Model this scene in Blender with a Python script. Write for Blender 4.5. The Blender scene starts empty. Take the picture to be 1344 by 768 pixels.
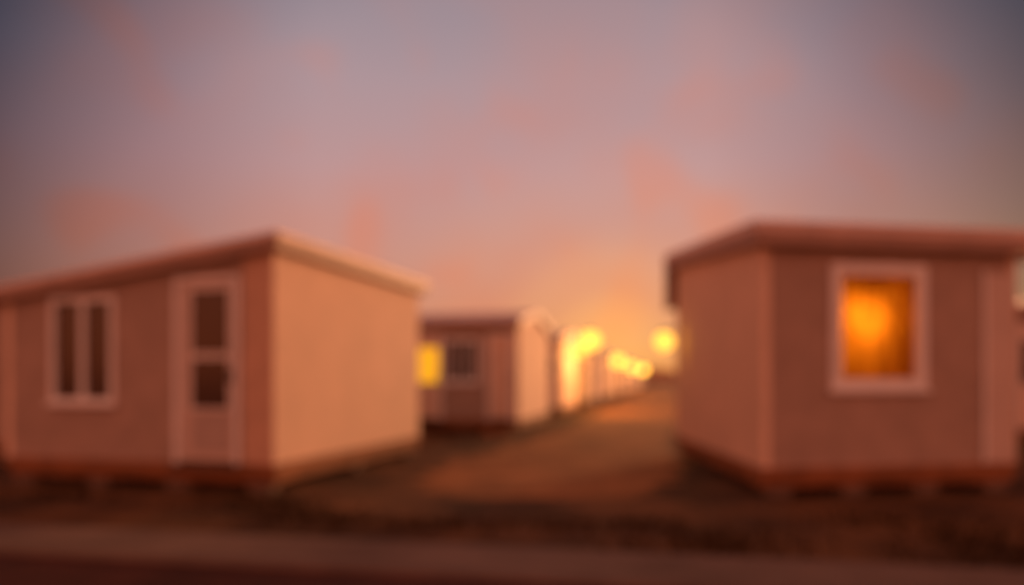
import bpy, bmesh, math, random
from mathutils import Vector
random.seed(4)
sc=bpy.context.scene
sc.view_settings.view_transform='Standard'; sc.view_settings.look='None'; sc.view_settings.exposure=0

# ---------------------------------------------------------------- materials
def newmat(name):
    m=bpy.data.materials.new(name); m.use_nodes=True
    nt=m.node_tree; b=nt.nodes['Principled BSDF']
    return m,nt,b
def mat(name,col,rough=0.7,var=0.18,scale=3.0,bump=0.15,bscale=40,groove=None,metal=0.0,spec=.5):
    m,nt,b=newmat(name); N=nt.nodes; L=nt.links
    tc=N.new('ShaderNodeTexCoord')
    n=N.new('ShaderNodeTexNoise'); n.inputs['Scale'].default_value=scale; n.inputs['Detail'].default_value=6
    L.new(tc.outputs['Object'],n.inputs['Vector'])
    r=N.new('ShaderNodeValToRGB')
    r.color_ramp.elements[0].position=0.3; r.color_ramp.elements[1].position=0.7
    r.color_ramp.elements[0].color=tuple(c*(1-var) for c in col)+(1,)
    r.color_ramp.elements[1].color=tuple(min(1,c*(1+var)) for c in col)+(1,)
    L.new(n.outputs['Fac'],r.inputs['Fac']); L.new(r.outputs['Color'],b.inputs['Base Color'])
    b.inputs['Roughness'].default_value=rough; b.inputs['Metallic'].default_value=metal
    b.inputs['Specular IOR Level'].default_value=spec
    n2=N.new('ShaderNodeTexNoise'); n2.inputs['Scale'].default_value=bscale; n2.inputs['Detail'].default_value=4
    L.new(tc.outputs['Object'],n2.inputs['Vector'])
    bp=N.new('ShaderNodeBump'); bp.inputs['Strength'].default_value=bump; bp.inputs['Distance'].default_value=0.02
    L.new(n2.outputs['Fac'],bp.inputs['Height']); L.new(bp.outputs['Normal'],b.inputs['Normal'])
    return m
def emis(name,col,s):
    m=bpy.data.materials.new(name); m.use_nodes=True; nt=m.node_tree
    nt.nodes.clear(); e=nt.nodes.new('ShaderNodeEmission'); o=nt.nodes.new('ShaderNodeOutputMaterial')
    e.inputs['Color'].default_value=col+(1,); e.inputs['Strength'].default_value=s
    nt.links.new(e.outputs[0],o.inputs[0]); return m

M_front=mat('cladding_shaded_tone',(0.42,0.285,0.225),0.75,.1)  # darker than the end walls: shade on the fronts is in the colour
M_side=mat('cladding_lit_tone',(0.80,0.56,0.42),0.75,0.07,1.5)  # lighter base colour makes the end faces look brighter lit than the fronts
M_trim=mat('white_trim',(0.84,0.79,0.77),0.5,0.04)
M_door=mat('door_paint',(0.62,0.47,0.40),0.5,0.06)
M_roof=mat('roof_sheet',(0.76,0.54,0.47),0.55,0.10)
M_fascia=mat('fascia_board',(0.42,0.25,0.19),0.6,0.1)
M_beam=mat('skid_timber',(0.28,0.105,0.04),0.85,0.3)
M_inner=mat('interior_plaster',(0.80,0.50,0.22),0.8,0.08)
M_metal=mat('lamp_metal',(0.08,0.07,0.065),0.45,0.2,metal=0.6)
M_block=mat('concrete_block',(0.14,0.085,0.06),0.9)
m,nt,b=newmat('window_glass'); b.inputs['Base Color'].default_value=(0.06,0.032,0.025,1); b.inputs['Roughness'].default_value=0.15
n=nt.nodes.new('ShaderNodeTexNoise'); n.inputs['Scale'].default_value=2
bp=nt.nodes.new('ShaderNodeBump'); bp.inputs['Strength'].default_value=0.05
nt.links.new(n.outputs['Fac'],bp.inputs['Height']); nt.links.new(bp.outputs['Normal'],b.inputs['Normal'])
M_glass=m
M_litpane=emis('lit_blind',(1.0,0.40,0.015),1.1)
m=bpy.data.materials.new('sheer_curtain'); m.use_nodes=True; nt=m.node_tree; nt.nodes.clear()
o=nt.nodes.new('ShaderNodeOutputMaterial'); t=nt.nodes.new('ShaderNodeBsdfTranslucent')
tc=nt.nodes.new('ShaderNodeTexCoord'); wv=nt.nodes.new('ShaderNodeTexNoise'); wv.inputs['Scale'].default_value=5; wv.inputs['Detail'].default_value=3
mp=nt.nodes.new('ShaderNodeMapping'); mp.inputs['Scale'].default_value=(2.2,2.2,.5)
nt.links.new(tc.outputs['Object'],mp.inputs[0]); nt.links.new(mp.outputs[0],wv.inputs['Vector'])
r=nt.nodes.new('ShaderNodeValToRGB'); r.color_ramp.elements[0].position=.35; r.color_ramp.elements[1].position=.65
r.color_ramp.elements[0].color=(.45,.22,.07,1); r.color_ramp.elements[1].color=(.80,.46,.15,1)
nt.links.new(wv.outputs['Fac'],r.inputs['Fac']); nt.links.new(r.outputs['Color'],t.inputs['Color']); nt.links.new(t.outputs[0],o.inputs[0])
M_sheer=m

# ---------------------------------------------------------------- helpers
def empty(name,loc=(0,0,0)):
    o=bpy.data.objects.new(name,None); o.location=loc; o.empty_display_size=0.3
    sc.collection.objects.link(o); return o
def meshobj(name,verts,faces,material,parent=None,loc=(0,0,0),smooth=False):
    me=bpy.data.meshes.new(name); me.from_pydata([tuple(v) for v in verts],[],faces)
    bm=bmesh.new(); bm.from_mesh(me); bmesh.ops.recalc_face_normals(bm,faces=bm.faces); bm.to_mesh(me); bm.free()
    if smooth:
        for p in me.polygons: p.use_smooth=True
    me.materials.append(material)
    o=bpy.data.objects.new(name,me); o.location=loc; sc.collection.objects.link(o)
    if parent: o.parent=parent
    return o
HEXF=[(0,1,2,3),(4,5,6,7),(0,1,5,4),(1,2,6,5),(2,3,7,6),(3,0,4,7)]

class Cabin:
    def __init__(s,name,P0,wd,sd,Lw,Ls,zt,z0=0.32,side=None):
        s.P0=Vector((P0[0],P0[1],0)); s.w=Vector((wd[0],wd[1],0)).normalized(); s.s=Vector((sd[0],sd[1],0)).normalized()
        s.Lw=Lw; s.Ls=Ls; s.zt=zt; s.z0=z0; s.side=side or M_side
        s.e=empty(name,s.P0)
        s.acc={}
    def L(s,u,v,z): return s.w*u+s.s*v+Vector((0,0,z))
    def hexa(s,part,material,pts):
        vs,fs,_=s.acc.setdefault(part,([],[],material)); k=len(vs)
        vs+= [s.L(*p) for p in pts]; fs+=[tuple(i+k for i in f) for f in HEXF]
    def box(s,part,material,u0,u1,v0,v1,z0,z1):
        s.hexa(part,material,[(u0,v0,z0),(u1,v0,z0),(u1,v1,z0),(u0,v1,z0),(u0,v0,z1),(u1,v0,z1),(u1,v1,z1),(u0,v1,z1)])
    def col(s,part,material,u0,u1,v0,v1,z0,z1=None):
        zt=s.zt
        f=(lambda u,v: zt(u,v)-0.01) if z1 is None else (lambda u,v:z1)
        s.hexa(part,material,[(u0,v0,z0),(u1,v0,z0),(u1,v1,z0),(u0,v1,z0),
            (u0,v0,f(u0,v0)),(u1,v0,f(u1,v0)),(u1,v1,f(u1,v1)),(u0,v1,f(u0,v1))])
    def walls(s,openings,vbreaks=()):
        t=0.1; z0=s.z0
        us=sorted(set([t,s.Lw-t]+[o[0] for o in openings]+[o[1] for o in openings]))
        for a,b in zip(us[:-1],us[1:]):
            op=[o for o in openings if o[0]<=a+1e-6 and o[1]>=b-1e-6]
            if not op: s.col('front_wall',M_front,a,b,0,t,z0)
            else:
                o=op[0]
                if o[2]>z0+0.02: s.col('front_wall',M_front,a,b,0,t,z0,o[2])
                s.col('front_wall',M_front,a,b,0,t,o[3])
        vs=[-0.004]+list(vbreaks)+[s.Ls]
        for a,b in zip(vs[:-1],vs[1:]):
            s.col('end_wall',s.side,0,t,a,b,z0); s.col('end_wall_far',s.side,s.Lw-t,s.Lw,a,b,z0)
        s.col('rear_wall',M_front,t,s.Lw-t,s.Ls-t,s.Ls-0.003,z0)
        s.box('floor',M_beam,0.02,s.Lw-0.02,0.02,s.Ls-0.02,z0-0.06,z0-0.003)
        for v in (0.06,s.Ls-0.26): s.box('skids',M_beam,0.0,s.Lw,v,v+0.14,z0-0.2,z0-0.062)
        for u in (0.03,s.Lw-0.17): s.box('skids',M_beam,u,u+0.14,0.21,s.Ls-0.27,z0-0.2,z0-0.062)
        for u in [0.08+i*(s.Lw-0.46)/3 for i in range(4)]:
            for v in (0.05,s.Ls/2,s.Ls-0.33):
                s.box('foundation_blocks',M_block,u,u+0.3,v,v+0.2,-0.05,z0-0.203)
        s.box('skirting',M_beam,0.0,s.Lw,-.022,-.005,z0-.07,z0+.03)
        s.box('skirting',M_beam,-.018,-.001,-.02,s.Ls,z0-.07,z0+.03)
    def roof_v(s,prof,u0,u1,th,drip=0.06):
        for (v0,z0),(v1,z1) in zip(prof[:-1],prof[1:]):
            s.hexa('roof',M_roof,[(u0,v0,z0-drip),(u1,v0,z0-drip),(u1,v1,z1-drip),(u0,v1,z1-drip),(u0,v0,z0),(u1,v0,z0),(u1,v1,z1),(u0,v1,z1)])
            for ua,ub in ((u0+.02,u0+.05),(u1-.05,u1-.02)):
                s.hexa('barge_board',M_fascia,[(ua,v0+.02,z0-th),(ub,v0+.02,z0-th),(ub,v1-.0,z1-th),(ua,v1-.0,z1-th),(ua,v0+.02,z0-drip-.002),(ub,v0+.02,z0-drip-.002),(ub,v1,z1-drip-.002),(ua,v1,z1-drip-.002)])
            s.hexa('soffit',M_fascia,[(u0+.05,v0+.05,z0-th+.02),(u1-.05,v0+.05,z0-th+.02),(u1-.05,v1,z1-th+.02),(u0+.05,v1,z1-th+.02),(u0+.05,v0+.05,z0-th+.04),(u1-.05,v0+.05,z0-th+.04),(u1-.05,v1,z1-th+.04),(u0+.05,v1,z1-th+.04)])
        for v,z in (prof[0],):
            s.box('fascia',M_fascia,u0+.053,u1-.053,v+.02,v+.048,z-th,z-drip-.004)
    def roof_u(s,prof,v0,v1,th,drip=0.06):
        for (u0,z0),(u1,z1) in zip(prof[:-1],prof[1:]):
            s.hexa('roof',M_roof,[(u0,v0,z0-drip),(u1,v0,z1-drip),(u1,v1,z1-drip),(u0,v1,z0-drip),(u0,v0,z0),(u1,v0,z1),(u1,v1,z1),(u0,v1,z0)])
            for va,vb in ((v0+.02,v0+.05),(v1-.05,v1-.02)):
                s.hexa('fascia',M_fascia,[(u0+.02,va,z0-th),(u1-.02,va,z1-th),(u1-.02,vb,z1-th),(u0+.02,vb,z0-th),(u0+.02,va,z0-drip-.004),(u1-.02,va,z1-drip-.004),(u1-.02,vb,z1-drip-.004),(u0+.02,vb,z0-drip-.004)])
            s.hexa('soffit',M_fascia,[(u0+.05,v0+.05,z0-th+.02),(u1-.05,v0+.05,z1-th+.02),(u1-.05,v1-.05,z1-th+.02),(u0+.05,v1-.05,z0-th+.02),(u0+.05,v0+.05,z0-th+.04),(u1-.05,v0+.05,z1-th+.04),(u1-.05,v1-.05,z1-th+.04),(u0+.05,v1-.05,z0-th+.04)])
        ua,za=prof[0]; ub,zb=prof[-1]
        s.box('barge_board',M_fascia,ua+.018,ua+.048,v0+.053,v1-.053,za-th-.003,za-drip-.006)
        s.box('barge_board',M_fascia,ub-.048,ub-.018,v0+.053,v1-.053,zb-th-.003,zb-drip-.006)
    def window(s,u0,u1,z0,z1,f=0.065,mull=1,lit=None,open_=False,curt=False):
        p='window_frame'
        s.box(p,M_trim,u0,u0+f,-.03,.06,z0,z1); s.box(p,M_trim,u1-f,u1,-.03,.06,z0,z1)
        s.box(p,M_trim,u0+f,u1-f,-.03,.06,z1-f,z1); s.box(p,M_trim,u0+f,u1-f,-.03,.06,z0,z0+f)
        s.box('window_sill',M_trim,u0-.03,u1+.03,-.07,-.032,z0-.03,z0+.02)
        for i in range(mull):
            c=u0+(u1-u0)*(i+1)/(mull+1); s.box(p,M_trim,c-.036,c+.036,-.02,.05,z0+f,z1-f)
        if not open_: s.box('window_pane' if lit is None else 'lit_window_pane',M_glass if lit is None else lit,u0+f,u1-f,.02,.04,z0+f,z1-f)
    def door(s,u0,u1,z0,z1,panes,f=0.06,lit=None,dm=None):
        dm=dm or M_door
        s.box('door_frame',M_trim,u0,u0+f,-.025,.07,z0,z1); s.box('door_frame',M_trim,u1-f,u1,-.025,.07,z0,z1)
        s.box('door_frame',M_trim,u0+f,u1-f,-.025,.07,z1-f,z1)
        s.box('door',dm,u0+f,u1-f,.01,.06,z0+.03,z1-f)
        s.box('threshold',M_metal,u0,u1,-.12,-.024,z0-.05,z0-.01)
        for a,b,c,d in panes:
            s.box('door_pane' if lit is None else 'lit_door_pane',M_glass if lit is None else lit,a,b,-.002,.008,c,d)
            g=.025
            for q in ((a-g,a,c-g,d+g),(b,b+g,c-g,d+g)): s.box('door_pane_trim',M_trim,q[0],q[1],-.012,.009,q[2],q[3])
            for q in ((a,b,c-g,c),(a,b,d,d+g)): s.box('door_pane_trim',M_trim,q[0],q[1],-.012,.009,q[2],q[3])
        s.box('door_handle',M_metal,u0+f+.02,u0+f+.05,-.05,-.03,z0+.95,z0+1.12)
    def finish(s):
        for k,(vs,fs,mt) in s.acc.items(): meshobj(k,vs,fs,mt,s.e)
        return s.e

# ---------------------------------------------------------------- nearest cabin, left of the street
TH=0.19
def shedL(u,v): return 3.02-0.13*u-TH+0.03
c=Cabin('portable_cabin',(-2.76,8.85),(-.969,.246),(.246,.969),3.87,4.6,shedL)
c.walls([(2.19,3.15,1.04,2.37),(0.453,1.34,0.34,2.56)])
c.window(2.19,3.15,1.04,2.37)
c.door(0.453,1.34,0.34,2.56,[(.60,1.10,1.66,2.40),(.60,1.10,1.00,1.58)])
c.box('door_kick_panel',mat('kick_panel_paint',(.48,.36,.31),.6,.08),.60,1.10,-.006,.009,.48,.94)
c.roof_u([(-0.14,3.04),(4.05,2.50)],-0.16,4.8,TH)
c.col('corner_panel',mat('corner_panel_lit_tone',(.62,.38,.26),.75,.08),0.03,0.40,-.012,-.005,.353)  # warm panel colour carries the orange light on this corner strip
c.finish()
def shedL2(u,v): return 2.72-TH+0.03
c=Cabin('portable_cabin',(-8.1,12.2),(-.969,.246),(.246,.969),3.8,4.6,shedL2,side=M_front)  # end walls get the darker front tone so they look shadowed
c.walls([(1.5,2.5,1.04,2.2)]); c.window(1.5,2.5,1.04,2.2)
c.roof_u([(-0.14,2.72),(3.95,2.72)],-0.16,4.8,TH); c.finish()

# ---------------------------------------------------------------- nearest cabin, right of the street
THR=0.26
def shedR(u,v): return 3.09+0.095*v-THR+0.03
c=Cabin('portable_cabin',(2.79,8.51),(.985,.17),(.02,1),3.25,4.9,shedR)
c.walls([(0.84,2.05,1.22,2.66)])
c.window(0.84,2.05,1.22,2.66,f=.13,mull=0,open_=True)
c.box('utility_door',M_door,2.84,3.2,-.03,-.024,.36,2.58)
c.box('utility_door_trim',M_trim,2.80,2.837,-.035,-.004,.36,2.62)
c.roof_v([(-.2,3.08),(5.1,3.56),(5.3,3.50)],-.15,4.3,THR,.11)
c.box('rear_eave_panel',M_fascia,-.13,4.25,5.31,5.35,2.6,3.46)
c.box('rear_eave_panel',M_fascia,-.13,-.09,4.95,5.307,2.6,3.28)
c.box('porch_post',M_trim,4.15,4.25,.1,.2,0,2.86)
c.box('room_partition',M_inner,.35,2.75,1.5,1.55,.32,2.85)
c.box('room_partition',M_inner,.30,.345,.12,1.5,.32,2.85)
c.box('room_partition',M_inner,2.755,2.80,.12,1.5,.32,2.85)
c.box('room_ceiling',M_inner,.35,2.75,.12,1.49,2.80,2.82)
vs=[];fs=[];n=60
for i in range(n+1):
    u=.8+1.3*i/n; v=.17+.018*math.sin(i*1.25)
    for zz in (1.18,2.7): vs.append(c.L(u,v,zz))
for i in range(n): fs.append((2*i,2*i+2,2*i+3,2*i+1))
meshobj('sheer_curtain',vs,fs,M_sheer,c.e,smooth=True)
e=c.finish()
def lathe(name,prof,material,parent,loc,seg=28):
    vs=[];fs=[]
    for r,z in prof:
        for i in range(seg):
            a=2*math.pi*i/seg; vs.append((r*math.cos(a),r*math.sin(a),z))
    for j in range(len(prof)-1):
        for i in range(seg):
            k=(i+1)%seg; fs.append((j*seg+i,j*seg+k,(j+1)*seg+k,(j+1)*seg+i))
    fs.append(tuple(range(seg))); fs.append(tuple((len(prof)-1)*seg+i for i in range(seg)))
    return meshobj(name,vs,fs,material,parent,loc,smooth=True)
def ballprof(r,zc,n=12): return [(max(.004,r*math.sin(math.pi*i/n)),zc-r*math.cos(math.pi*i/n)) for i in range(n+1)]
pl=c.L(1.32,.52,0)
pe=empty('pendant_lamp',tuple(c.P0+pl))
lathe('shade',[(.16,2.2),(.12,2.3),(.03,2.4)],M_metal,pe,(0,0,0))
lathe('cord',[(.008,2.4),(.008,2.8)],M_metal,pe,(0,0,0),8)
def point(name,loc,col,power,r=.08,parent=None):
    l=bpy.data.lights.new(name,'POINT'); l.color=col; l.energy=power; l.shadow_soft_size=r
    o=bpy.data.objects.new(name,l); o.location=loc; sc.collection.objects.link(o)
    if parent: o.parent=parent
    return o
point('bulb_light',(0,0,2.05),(1,.38,.03),16,.1,pe)

# ---------------------------------------------------------------- receding row of cabins on the left
def mid(P0,lit,first=False,w=(-.978,.21),s=(.21,.978)):
    Ls=4.6; hv=Ls/2; TM=.17
    def zt(u,v): return 2.80+0.36*(1-abs(v-hv)/hv)-TM+.03
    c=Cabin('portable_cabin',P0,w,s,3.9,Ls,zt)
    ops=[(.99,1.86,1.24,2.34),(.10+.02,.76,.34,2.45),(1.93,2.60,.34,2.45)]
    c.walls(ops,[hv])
    c.window(.99,1.86,1.24,2.34,f=.085)
    c.door(.12,.76,.34,2.45,[(.28,.6,1.5,2.2)] if not first else [],dm=M_side)
    c.door(1.93,2.60,.34,2.45,[(2.0,2.53,1.25,2.12)],lit=M_litpane if lit else None,dm=M_trim)
    c.roof_v([(-.22,2.79),(hv,3.17),(Ls+.22,2.79)],-.12,4.05,TM)
    c.box('fascia',M_fascia,-.07,4.0,Ls+.17,Ls+.198,2.62,2.726)
    c.box('entrance_step',M_beam,.12,.8,-.36,-.13,0,.17)
    c.finish()
mid((.15,18.4),True,True)
P=Vector((1.72,27.0))
for i in range(9):
    mid((P.x,P.y),False); P+=Vector((1.74,8.2))
mid((8.0,14.6),False,w=(.985,.17),s=(-.17,.985))  # cabin added on the right to keep sun off the foreground

# ---------------------------------------------------------------- lamps
def street_lamp(x,y,h,r,s):
    e=empty('street_lamp',(x,y,0))
    lathe('pole',[(.09,0),(.09,.25),(.045,.3),(.035,h-r*1.2)],M_metal,e,(0,0,0),16)
    lathe('collar',[(.05,h-r*1.25),(.10,h-r*1.1),(.11,h-r*.93)],M_metal,e,(0,0,0),16)
    lathe('globe',ballprof(r,h),emis('lamp_glass',(1,.48,.055),s),e,(0,0,0))
    lathe('cap',[(r*.5,h+r*.88),(r*.25,h+r*1.1),(.01,h+r*1.2)],M_metal,e,(0,0,0),16)
    return e
street_lamp(3.46,33.7,3.02,.42,3.0)
street_lamp(2.66,30.2,2.42,.22,2.8)
street_lamp(6.95,50,2.50,.38,3.6)
street_lamp(9.72,62,2.30,.34,4.5)
street_lamp(13.75,80,2.25,.38,6.0)
for loc in ((4.6,33.0,2.6),(3.4,29.6,2.1),(8.0,49,2.5),(10.8,61,2.4),(14.8,79,2.4)):
    point('lamp_glow',loc,(1,.42,.09),300,.3)
e=empty('wall_lantern',(2.56,12.8,1.98))
lathe('globe',ballprof(.15,0),emis('lantern_glass',(1,.48,.055),2.6),e,(0,0,0))
lathe('cap',[(.06,.14),(.07,.165),(.01,.20)],M_metal,e,(0,0,0),16)
meshobj('bracket',[(0,-.012,.18),(.31,-.012,.18),(.31,.012,.18),(0,.012,.18),(0,-.012,.20),(.31,-.012,.20),(.31,.012,.20),(0,.012,.20)],HEXF,M_metal,e)

# ---------------------------------------------------------------- ground
def soil():
    m,nt,b=newmat('packed_soil'); N=nt.nodes; L=nt.links
    tc=N.new('ShaderNodeTexCoord')
    n=N.new('ShaderNodeTexNoise'); n.inputs['Scale'].default_value=.7; n.inputs['Detail'].default_value=5; n.inputs['Roughness'].default_value=.55
    L.new(tc.outputs['Object'],n.inputs['Vector'])
    r=N.new('ShaderNodeValToRGB'); r.color_ramp.elements[0].position=.36; r.color_ramp.elements[1].position=.66
    r.color_ramp.elements[0].color=(.05,.023,.012,1); r.color_ramp.elements[1].color=(.21,.09,.038,1)
    L.new(n.outputs['Fac'],r.inputs['Fac']); L.new(r.outputs['Color'],b.inputs['Base Color'])
    b.inputs['Roughness'].default_value=.9; b.inputs['Specular IOR Level'].default_value=.15
    n2=N.new('ShaderNodeTexNoise'); n2.inputs['Scale'].default_value=9; n2.inputs['Detail'].default_value=8
    L.new(tc.outputs['Object'],n2.inputs['Vector'])
    bp=N.new('ShaderNodeBump'); bp.inputs['Strength'].default_value=.5; bp.inputs['Distance'].default_value=.08
    L.new(n2.outputs['Fac'],bp.inputs['Height']); L.new(bp.outputs['Normal'],b.inputs['Normal'])
    return m
S=3000
meshobj('ground',[(-S,-S,0),(S,-S,0),(S,S,0),(-S,S,0)],[(0,1,2,3)],soil())
ctr=[(.4,8.6,1.2),(.45,10,1.7),(.9,12,1.95),(1.3,14,1.9),(2.0,17,1.6),(2.8,20,1.45),(4.6,28,1.7),(7.2,40,2.0),(13,70,2.4),(27,130,3),(53,255,6)]
vs=[];fs=[];seg=[]
for (x0,y0,w0),(x1,y1,w1) in zip(ctr[:-1],ctr[1:]):
    for k in range(8):
        f=k/8; seg.append((x0+(x1-x0)*f,y0+(y1-y0)*f,w0+(w1-w0)*f))
for x,y,wd in seg:
    vs+=[(x-wd*random.uniform(.8,1.1),y,.004),(x+wd*random.uniform(.8,1.1),y,.004)]
for i in range(len(seg)-1): fs.append((2*i,2*i+1,2*i+3,2*i+2))
meshobj('dirt_street',vs,fs,mat('street_dirt_lit_tone',(.33,.135,.05),.9,.35,.9,.4,7,spec=.15))  # lighter than the near soil: brighter light along the street is painted in
D=Vector((.980,-.199,0)); Nn=Vector((.199,.980,0)); O=Vector((-4.7,7.0,0))
def strip(name,n0,n1,z0,z1,mt):
    A=[O+D*t+Nn*n for t,n in((-60,n0),(60,n0),(60,n1),(-60,n1))]
    meshobj(name,[(p.x,p.y,z0) for p in A]+[(p.x,p.y,z1) for p in A],HEXF,mt)
strip('pavement',-.85,0,-.05,.02,mat('pavement_concrete',(.20,.125,.095),.85,.25,1.2,spec=.2))
strip('kerb',-1.0,-.853,-.10,.03,mat('kerb_stone',(.17,.09,.065),.8,.2,3,spec=.2))
A=[O+D*t+Nn*n for t,n in((-60,-9),(60,-9),(60,-1.003),(-60,-1.003))]
meshobj('road',[(p.x,p.y,.004) for p in A],[(0,1,2,3)],mat('asphalt',(.075,.020,.012),.8,.3,2,.4,60,spec=.2))
A=[O+D*t+Nn*n for t,n in((-60,-4.4),(60,-4.4),(60,-4.28),(-60,-4.28))]
meshobj('road_marking',[(p.x,p.y,.008) for p in A],[(0,1,2,3)],mat('road_paint',(.6,.55,.5),.7,.2))
vs=[];fs=[]
clumps=[(random.uniform(-7,13),random.uniform(.1,1.9)) for _ in range(38)]
for _ in range(4200):
    ct,cn=random.choice(clumps); t=random.gauss(ct,.35); n=max(.03,random.gauss(cn,.18))
    p=O+D*t+Nn*n; h=random.uniform(.03,.10); a=random.uniform(0,6.28); dx,dy=math.cos(a)*.02,math.sin(a)*.02
    k=len(vs); vs+=[(p.x-dx,p.y-dy,0),(p.x+dx,p.y+dy,0),(p.x+random.uniform(-.04,.04),p.y+random.uniform(-.04,.04),h)]; fs.append((k,k+1,k+2))
meshobj('grass',vs,fs,mat('dry_grass',(.06,.032,.016),.95,.3,spec=.1))
vs=[];fs=[]
for _ in range(160):
    x=random.uniform(-6,7); y=random.uniform(8,16); r=random.uniform(.015,.05)
    k=len(vs)
    vs+=[(x+r*random.uniform(.7,1.2),y,0.006),(x,y+r,0.006),(x-r,y,0.006),(x,y-r*random.uniform(.7,1.2),0.006),(x,y,r*.8)]
    fs+=[(k,k+1,k+4),(k+1,k+2,k+4),(k+2,k+3,k+4),(k+3,k,k+4)]
meshobj('gravel',vs,fs,mat('stone',(.12,.065,.045),.9,.3))
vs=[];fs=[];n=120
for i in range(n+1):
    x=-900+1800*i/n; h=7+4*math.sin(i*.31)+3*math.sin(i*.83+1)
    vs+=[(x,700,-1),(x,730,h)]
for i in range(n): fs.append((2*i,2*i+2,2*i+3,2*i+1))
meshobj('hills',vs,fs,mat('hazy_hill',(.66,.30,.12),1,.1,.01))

# ---------------------------------------------------------------- world
w=bpy.data.worlds.new('World'); sc.world=w; w.use_nodes=True
nt=w.node_tree; N=nt.nodes; L=nt.links; N.clear()
out=N.new('ShaderNodeOutputWorld'); bg=N.new('ShaderNodeBackground'); L.new(bg.outputs[0],out.inputs[0])
tc=N.new('ShaderNodeTexCoord'); sep=N.new('ShaderNodeSeparateXYZ'); L.new(tc.outputs['Generated'],sep.inputs[0])
def lin(c): return tuple(((v/255)/12.92 if v/255<.04045 else ((v/255+.055)/1.055)**2.4) for v in c)+(1,)
def math_(op,a,b=None,clamp=False):
    n=N.new('ShaderNodeMath'); n.operation=op; n.use_clamp=clamp
    for i,x in enumerate((a,b)):
        if x is None: continue
        if isinstance(x,(int,float)): n.inputs[i].default_value=x
        else: L.new(x,n.inputs[i])
    return n.outputs[0]
def ramp(stops,fac,interp='EASE'):
    r=N.new('ShaderNodeValToRGB'); cr=r.color_ramp; cr.interpolation=interp
    while len(cr.elements)<len(stops): cr.elements.new(.5)
    for e,(p,c) in zip(cr.elements,stops): e.position=p; e.color=c
    L.new(fac,r.inputs['Fac']); return r.outputs['Color']
def mix(t,fac,a,b):
    m=N.new('ShaderNodeMix'); m.data_type='RGBA'; m.blend_type=t
    if isinstance(fac,float): m.inputs[0].default_value=fac
    else: L.new(fac,m.inputs[0])
    for i,x in ((6,a),(7,b)):
        if isinstance(x,tuple): m.inputs[i].default_value=x
        else: L.new(x,m.inputs[i])
    return m.outputs[2]
z=sep.outputs['Z']
elev=ramp([(0,lin((210,128,82))),(.075,lin((208,136,105))),(.15,lin((204,144,126))),(.26,lin((190,148,147))),(.36,lin((174,147,152))),(.46,lin((150,137,147))),(.7,lin((120,106,110)))],z,'LINEAR')
def noise(scale,detail,zs):
    mp=N.new('ShaderNodeMapping'); mp.inputs['Scale'].default_value=(1,1,zs); L.new(tc.outputs['Generated'],mp.inputs[0])
    n1=N.new('ShaderNodeTexNoise'); n1.inputs['Scale'].default_value=scale; n1.inputs['Detail'].default_value=detail; L.new(mp.outputs[0],n1.inputs['Vector'])
    return n1.outputs['Fac']
fade=math_('SUBTRACT',.64,z)
cf=ramp([(.40,(0,0,0,1)),(.78,(1,1,1,1))],noise(5.0,2,1.2))
col=mix('MIX',math_('MULTIPLY',cf,math_('MULTIPLY',fade,.85),True),elev,lin((215,126,98)))
cf=ramp([(.54,(0,0,0,1)),(.80,(1,1,1,1))],noise(11,0,1.0))
col=mix('MIX',math_('MULTIPLY',cf,math_('MULTIPLY',fade,.8),True),col,lin((225,124,85)))
hl=math_('SQRT',math_('ADD',math_('MULTIPLY',sep.outputs['X'],sep.outputs['X']),math_('MULTIPLY',sep.outputs['Y'],sep.outputs['Y'])))
hl=math_('MAXIMUM',hl,.001)
azf=math_('ADD',math_('MULTIPLY',math_('DIVIDE',sep.outputs['Y'],hl),.5),.5)
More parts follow.
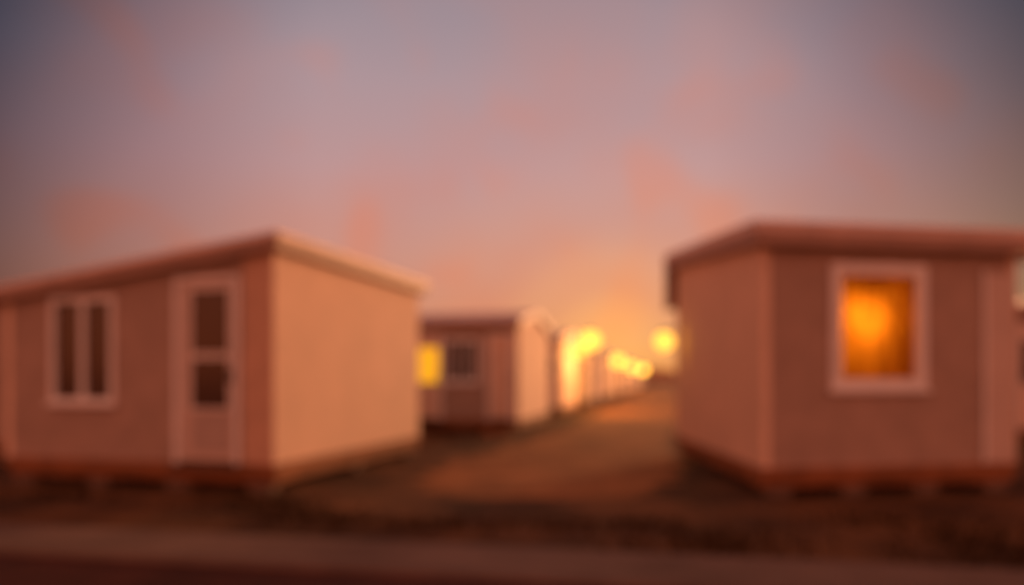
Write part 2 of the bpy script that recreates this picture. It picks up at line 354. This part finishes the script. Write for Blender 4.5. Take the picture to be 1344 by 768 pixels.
azc=ramp([(0,(2.0,1.18,.80,1)),(.45,(1.85,1.12,.76,1)),(.75,(1.1,.68,.50,1)),(.87,(.34,.29,.32,1)),(.91,(.31,.30,.35,1)),(.955,(.68,.65,.69,1)),(.985,(1,1,1,1)),(1,(1,1,1,1))],azf,'LINEAR')
col=mix('MULTIPLY',1.0,col,azc)
def dot(v):
    vm=N.new('ShaderNodeVectorMath'); vm.operation='DOT_PRODUCT'; vm.inputs[1].default_value=v; L.new(tc.outputs['Generated'],vm.inputs[0]); return vm.outputs['Value']
dd=math_('ADD',math_('MULTIPLY',dot(Vector((0,1,-.1)).normalized()),.5),.5)
col=mix('MULTIPLY',1.0,col,ramp([(0,(1,1,1,1)),(.7,(1,.95,.9,1)),(.82,(.5,.60,.70,1)),(.863,(.42,.56,.66,1)),(.89,(.78,.83,.86,1)),(.92,(1,1,1,1)),(1,(1,1,1,1))],dd,'LINEAR'))
g=ramp([(0,(0,0,0,1)),(.95,(0,0,0,1)),(.985,(.05,.018,.0,1)),(.996,(.16,.08,.003,1)),(1,(.34,.19,.008,1))],dot(Vector((.13,1,.03)).normalized()))
col=mix('ADD',1.0,col,g)
sky=N.new('ShaderNodeTexSky'); sky.sky_type='NISHITA'; sky.sun_disc=False; sky.sun_elevation=math.radians(6.5); sky.sun_rotation=math.radians(34)
col=mix('ADD',.003,col,sky.outputs[0])
L.new(col,bg.inputs['Color']); bg.inputs['Strength'].default_value=1.0

sl=bpy.data.lights.new('sun','SUN'); sl.energy=2.7; sl.angle=math.radians(12); sl.color=(1,.46,.2)
so=bpy.data.objects.new('sun',sl); sc.collection.objects.link(so)
d=Vector((math.sin(math.radians(34)),math.cos(math.radians(34)),math.tan(math.radians(6.5))))
so.rotation_euler=d.to_track_quat('Z','Y').to_euler()

# ---------------------------------------------------------------- camera
cd=bpy.data.cameras.new('camera'); co=bpy.data.objects.new('camera',cd); sc.collection.objects.link(co)
co.location=(0,0,1.35); co.rotation_euler=(math.radians(90),0,0)
cd.sensor_width=36; cd.lens=26.8; cd.shift_y=.084; cd.clip_end=6000; cd.clip_start=.02
cd.dof.use_dof=True; cd.dof.focus_distance=.62; cd.dof.aperture_fstop=1.7
sc.camera=co
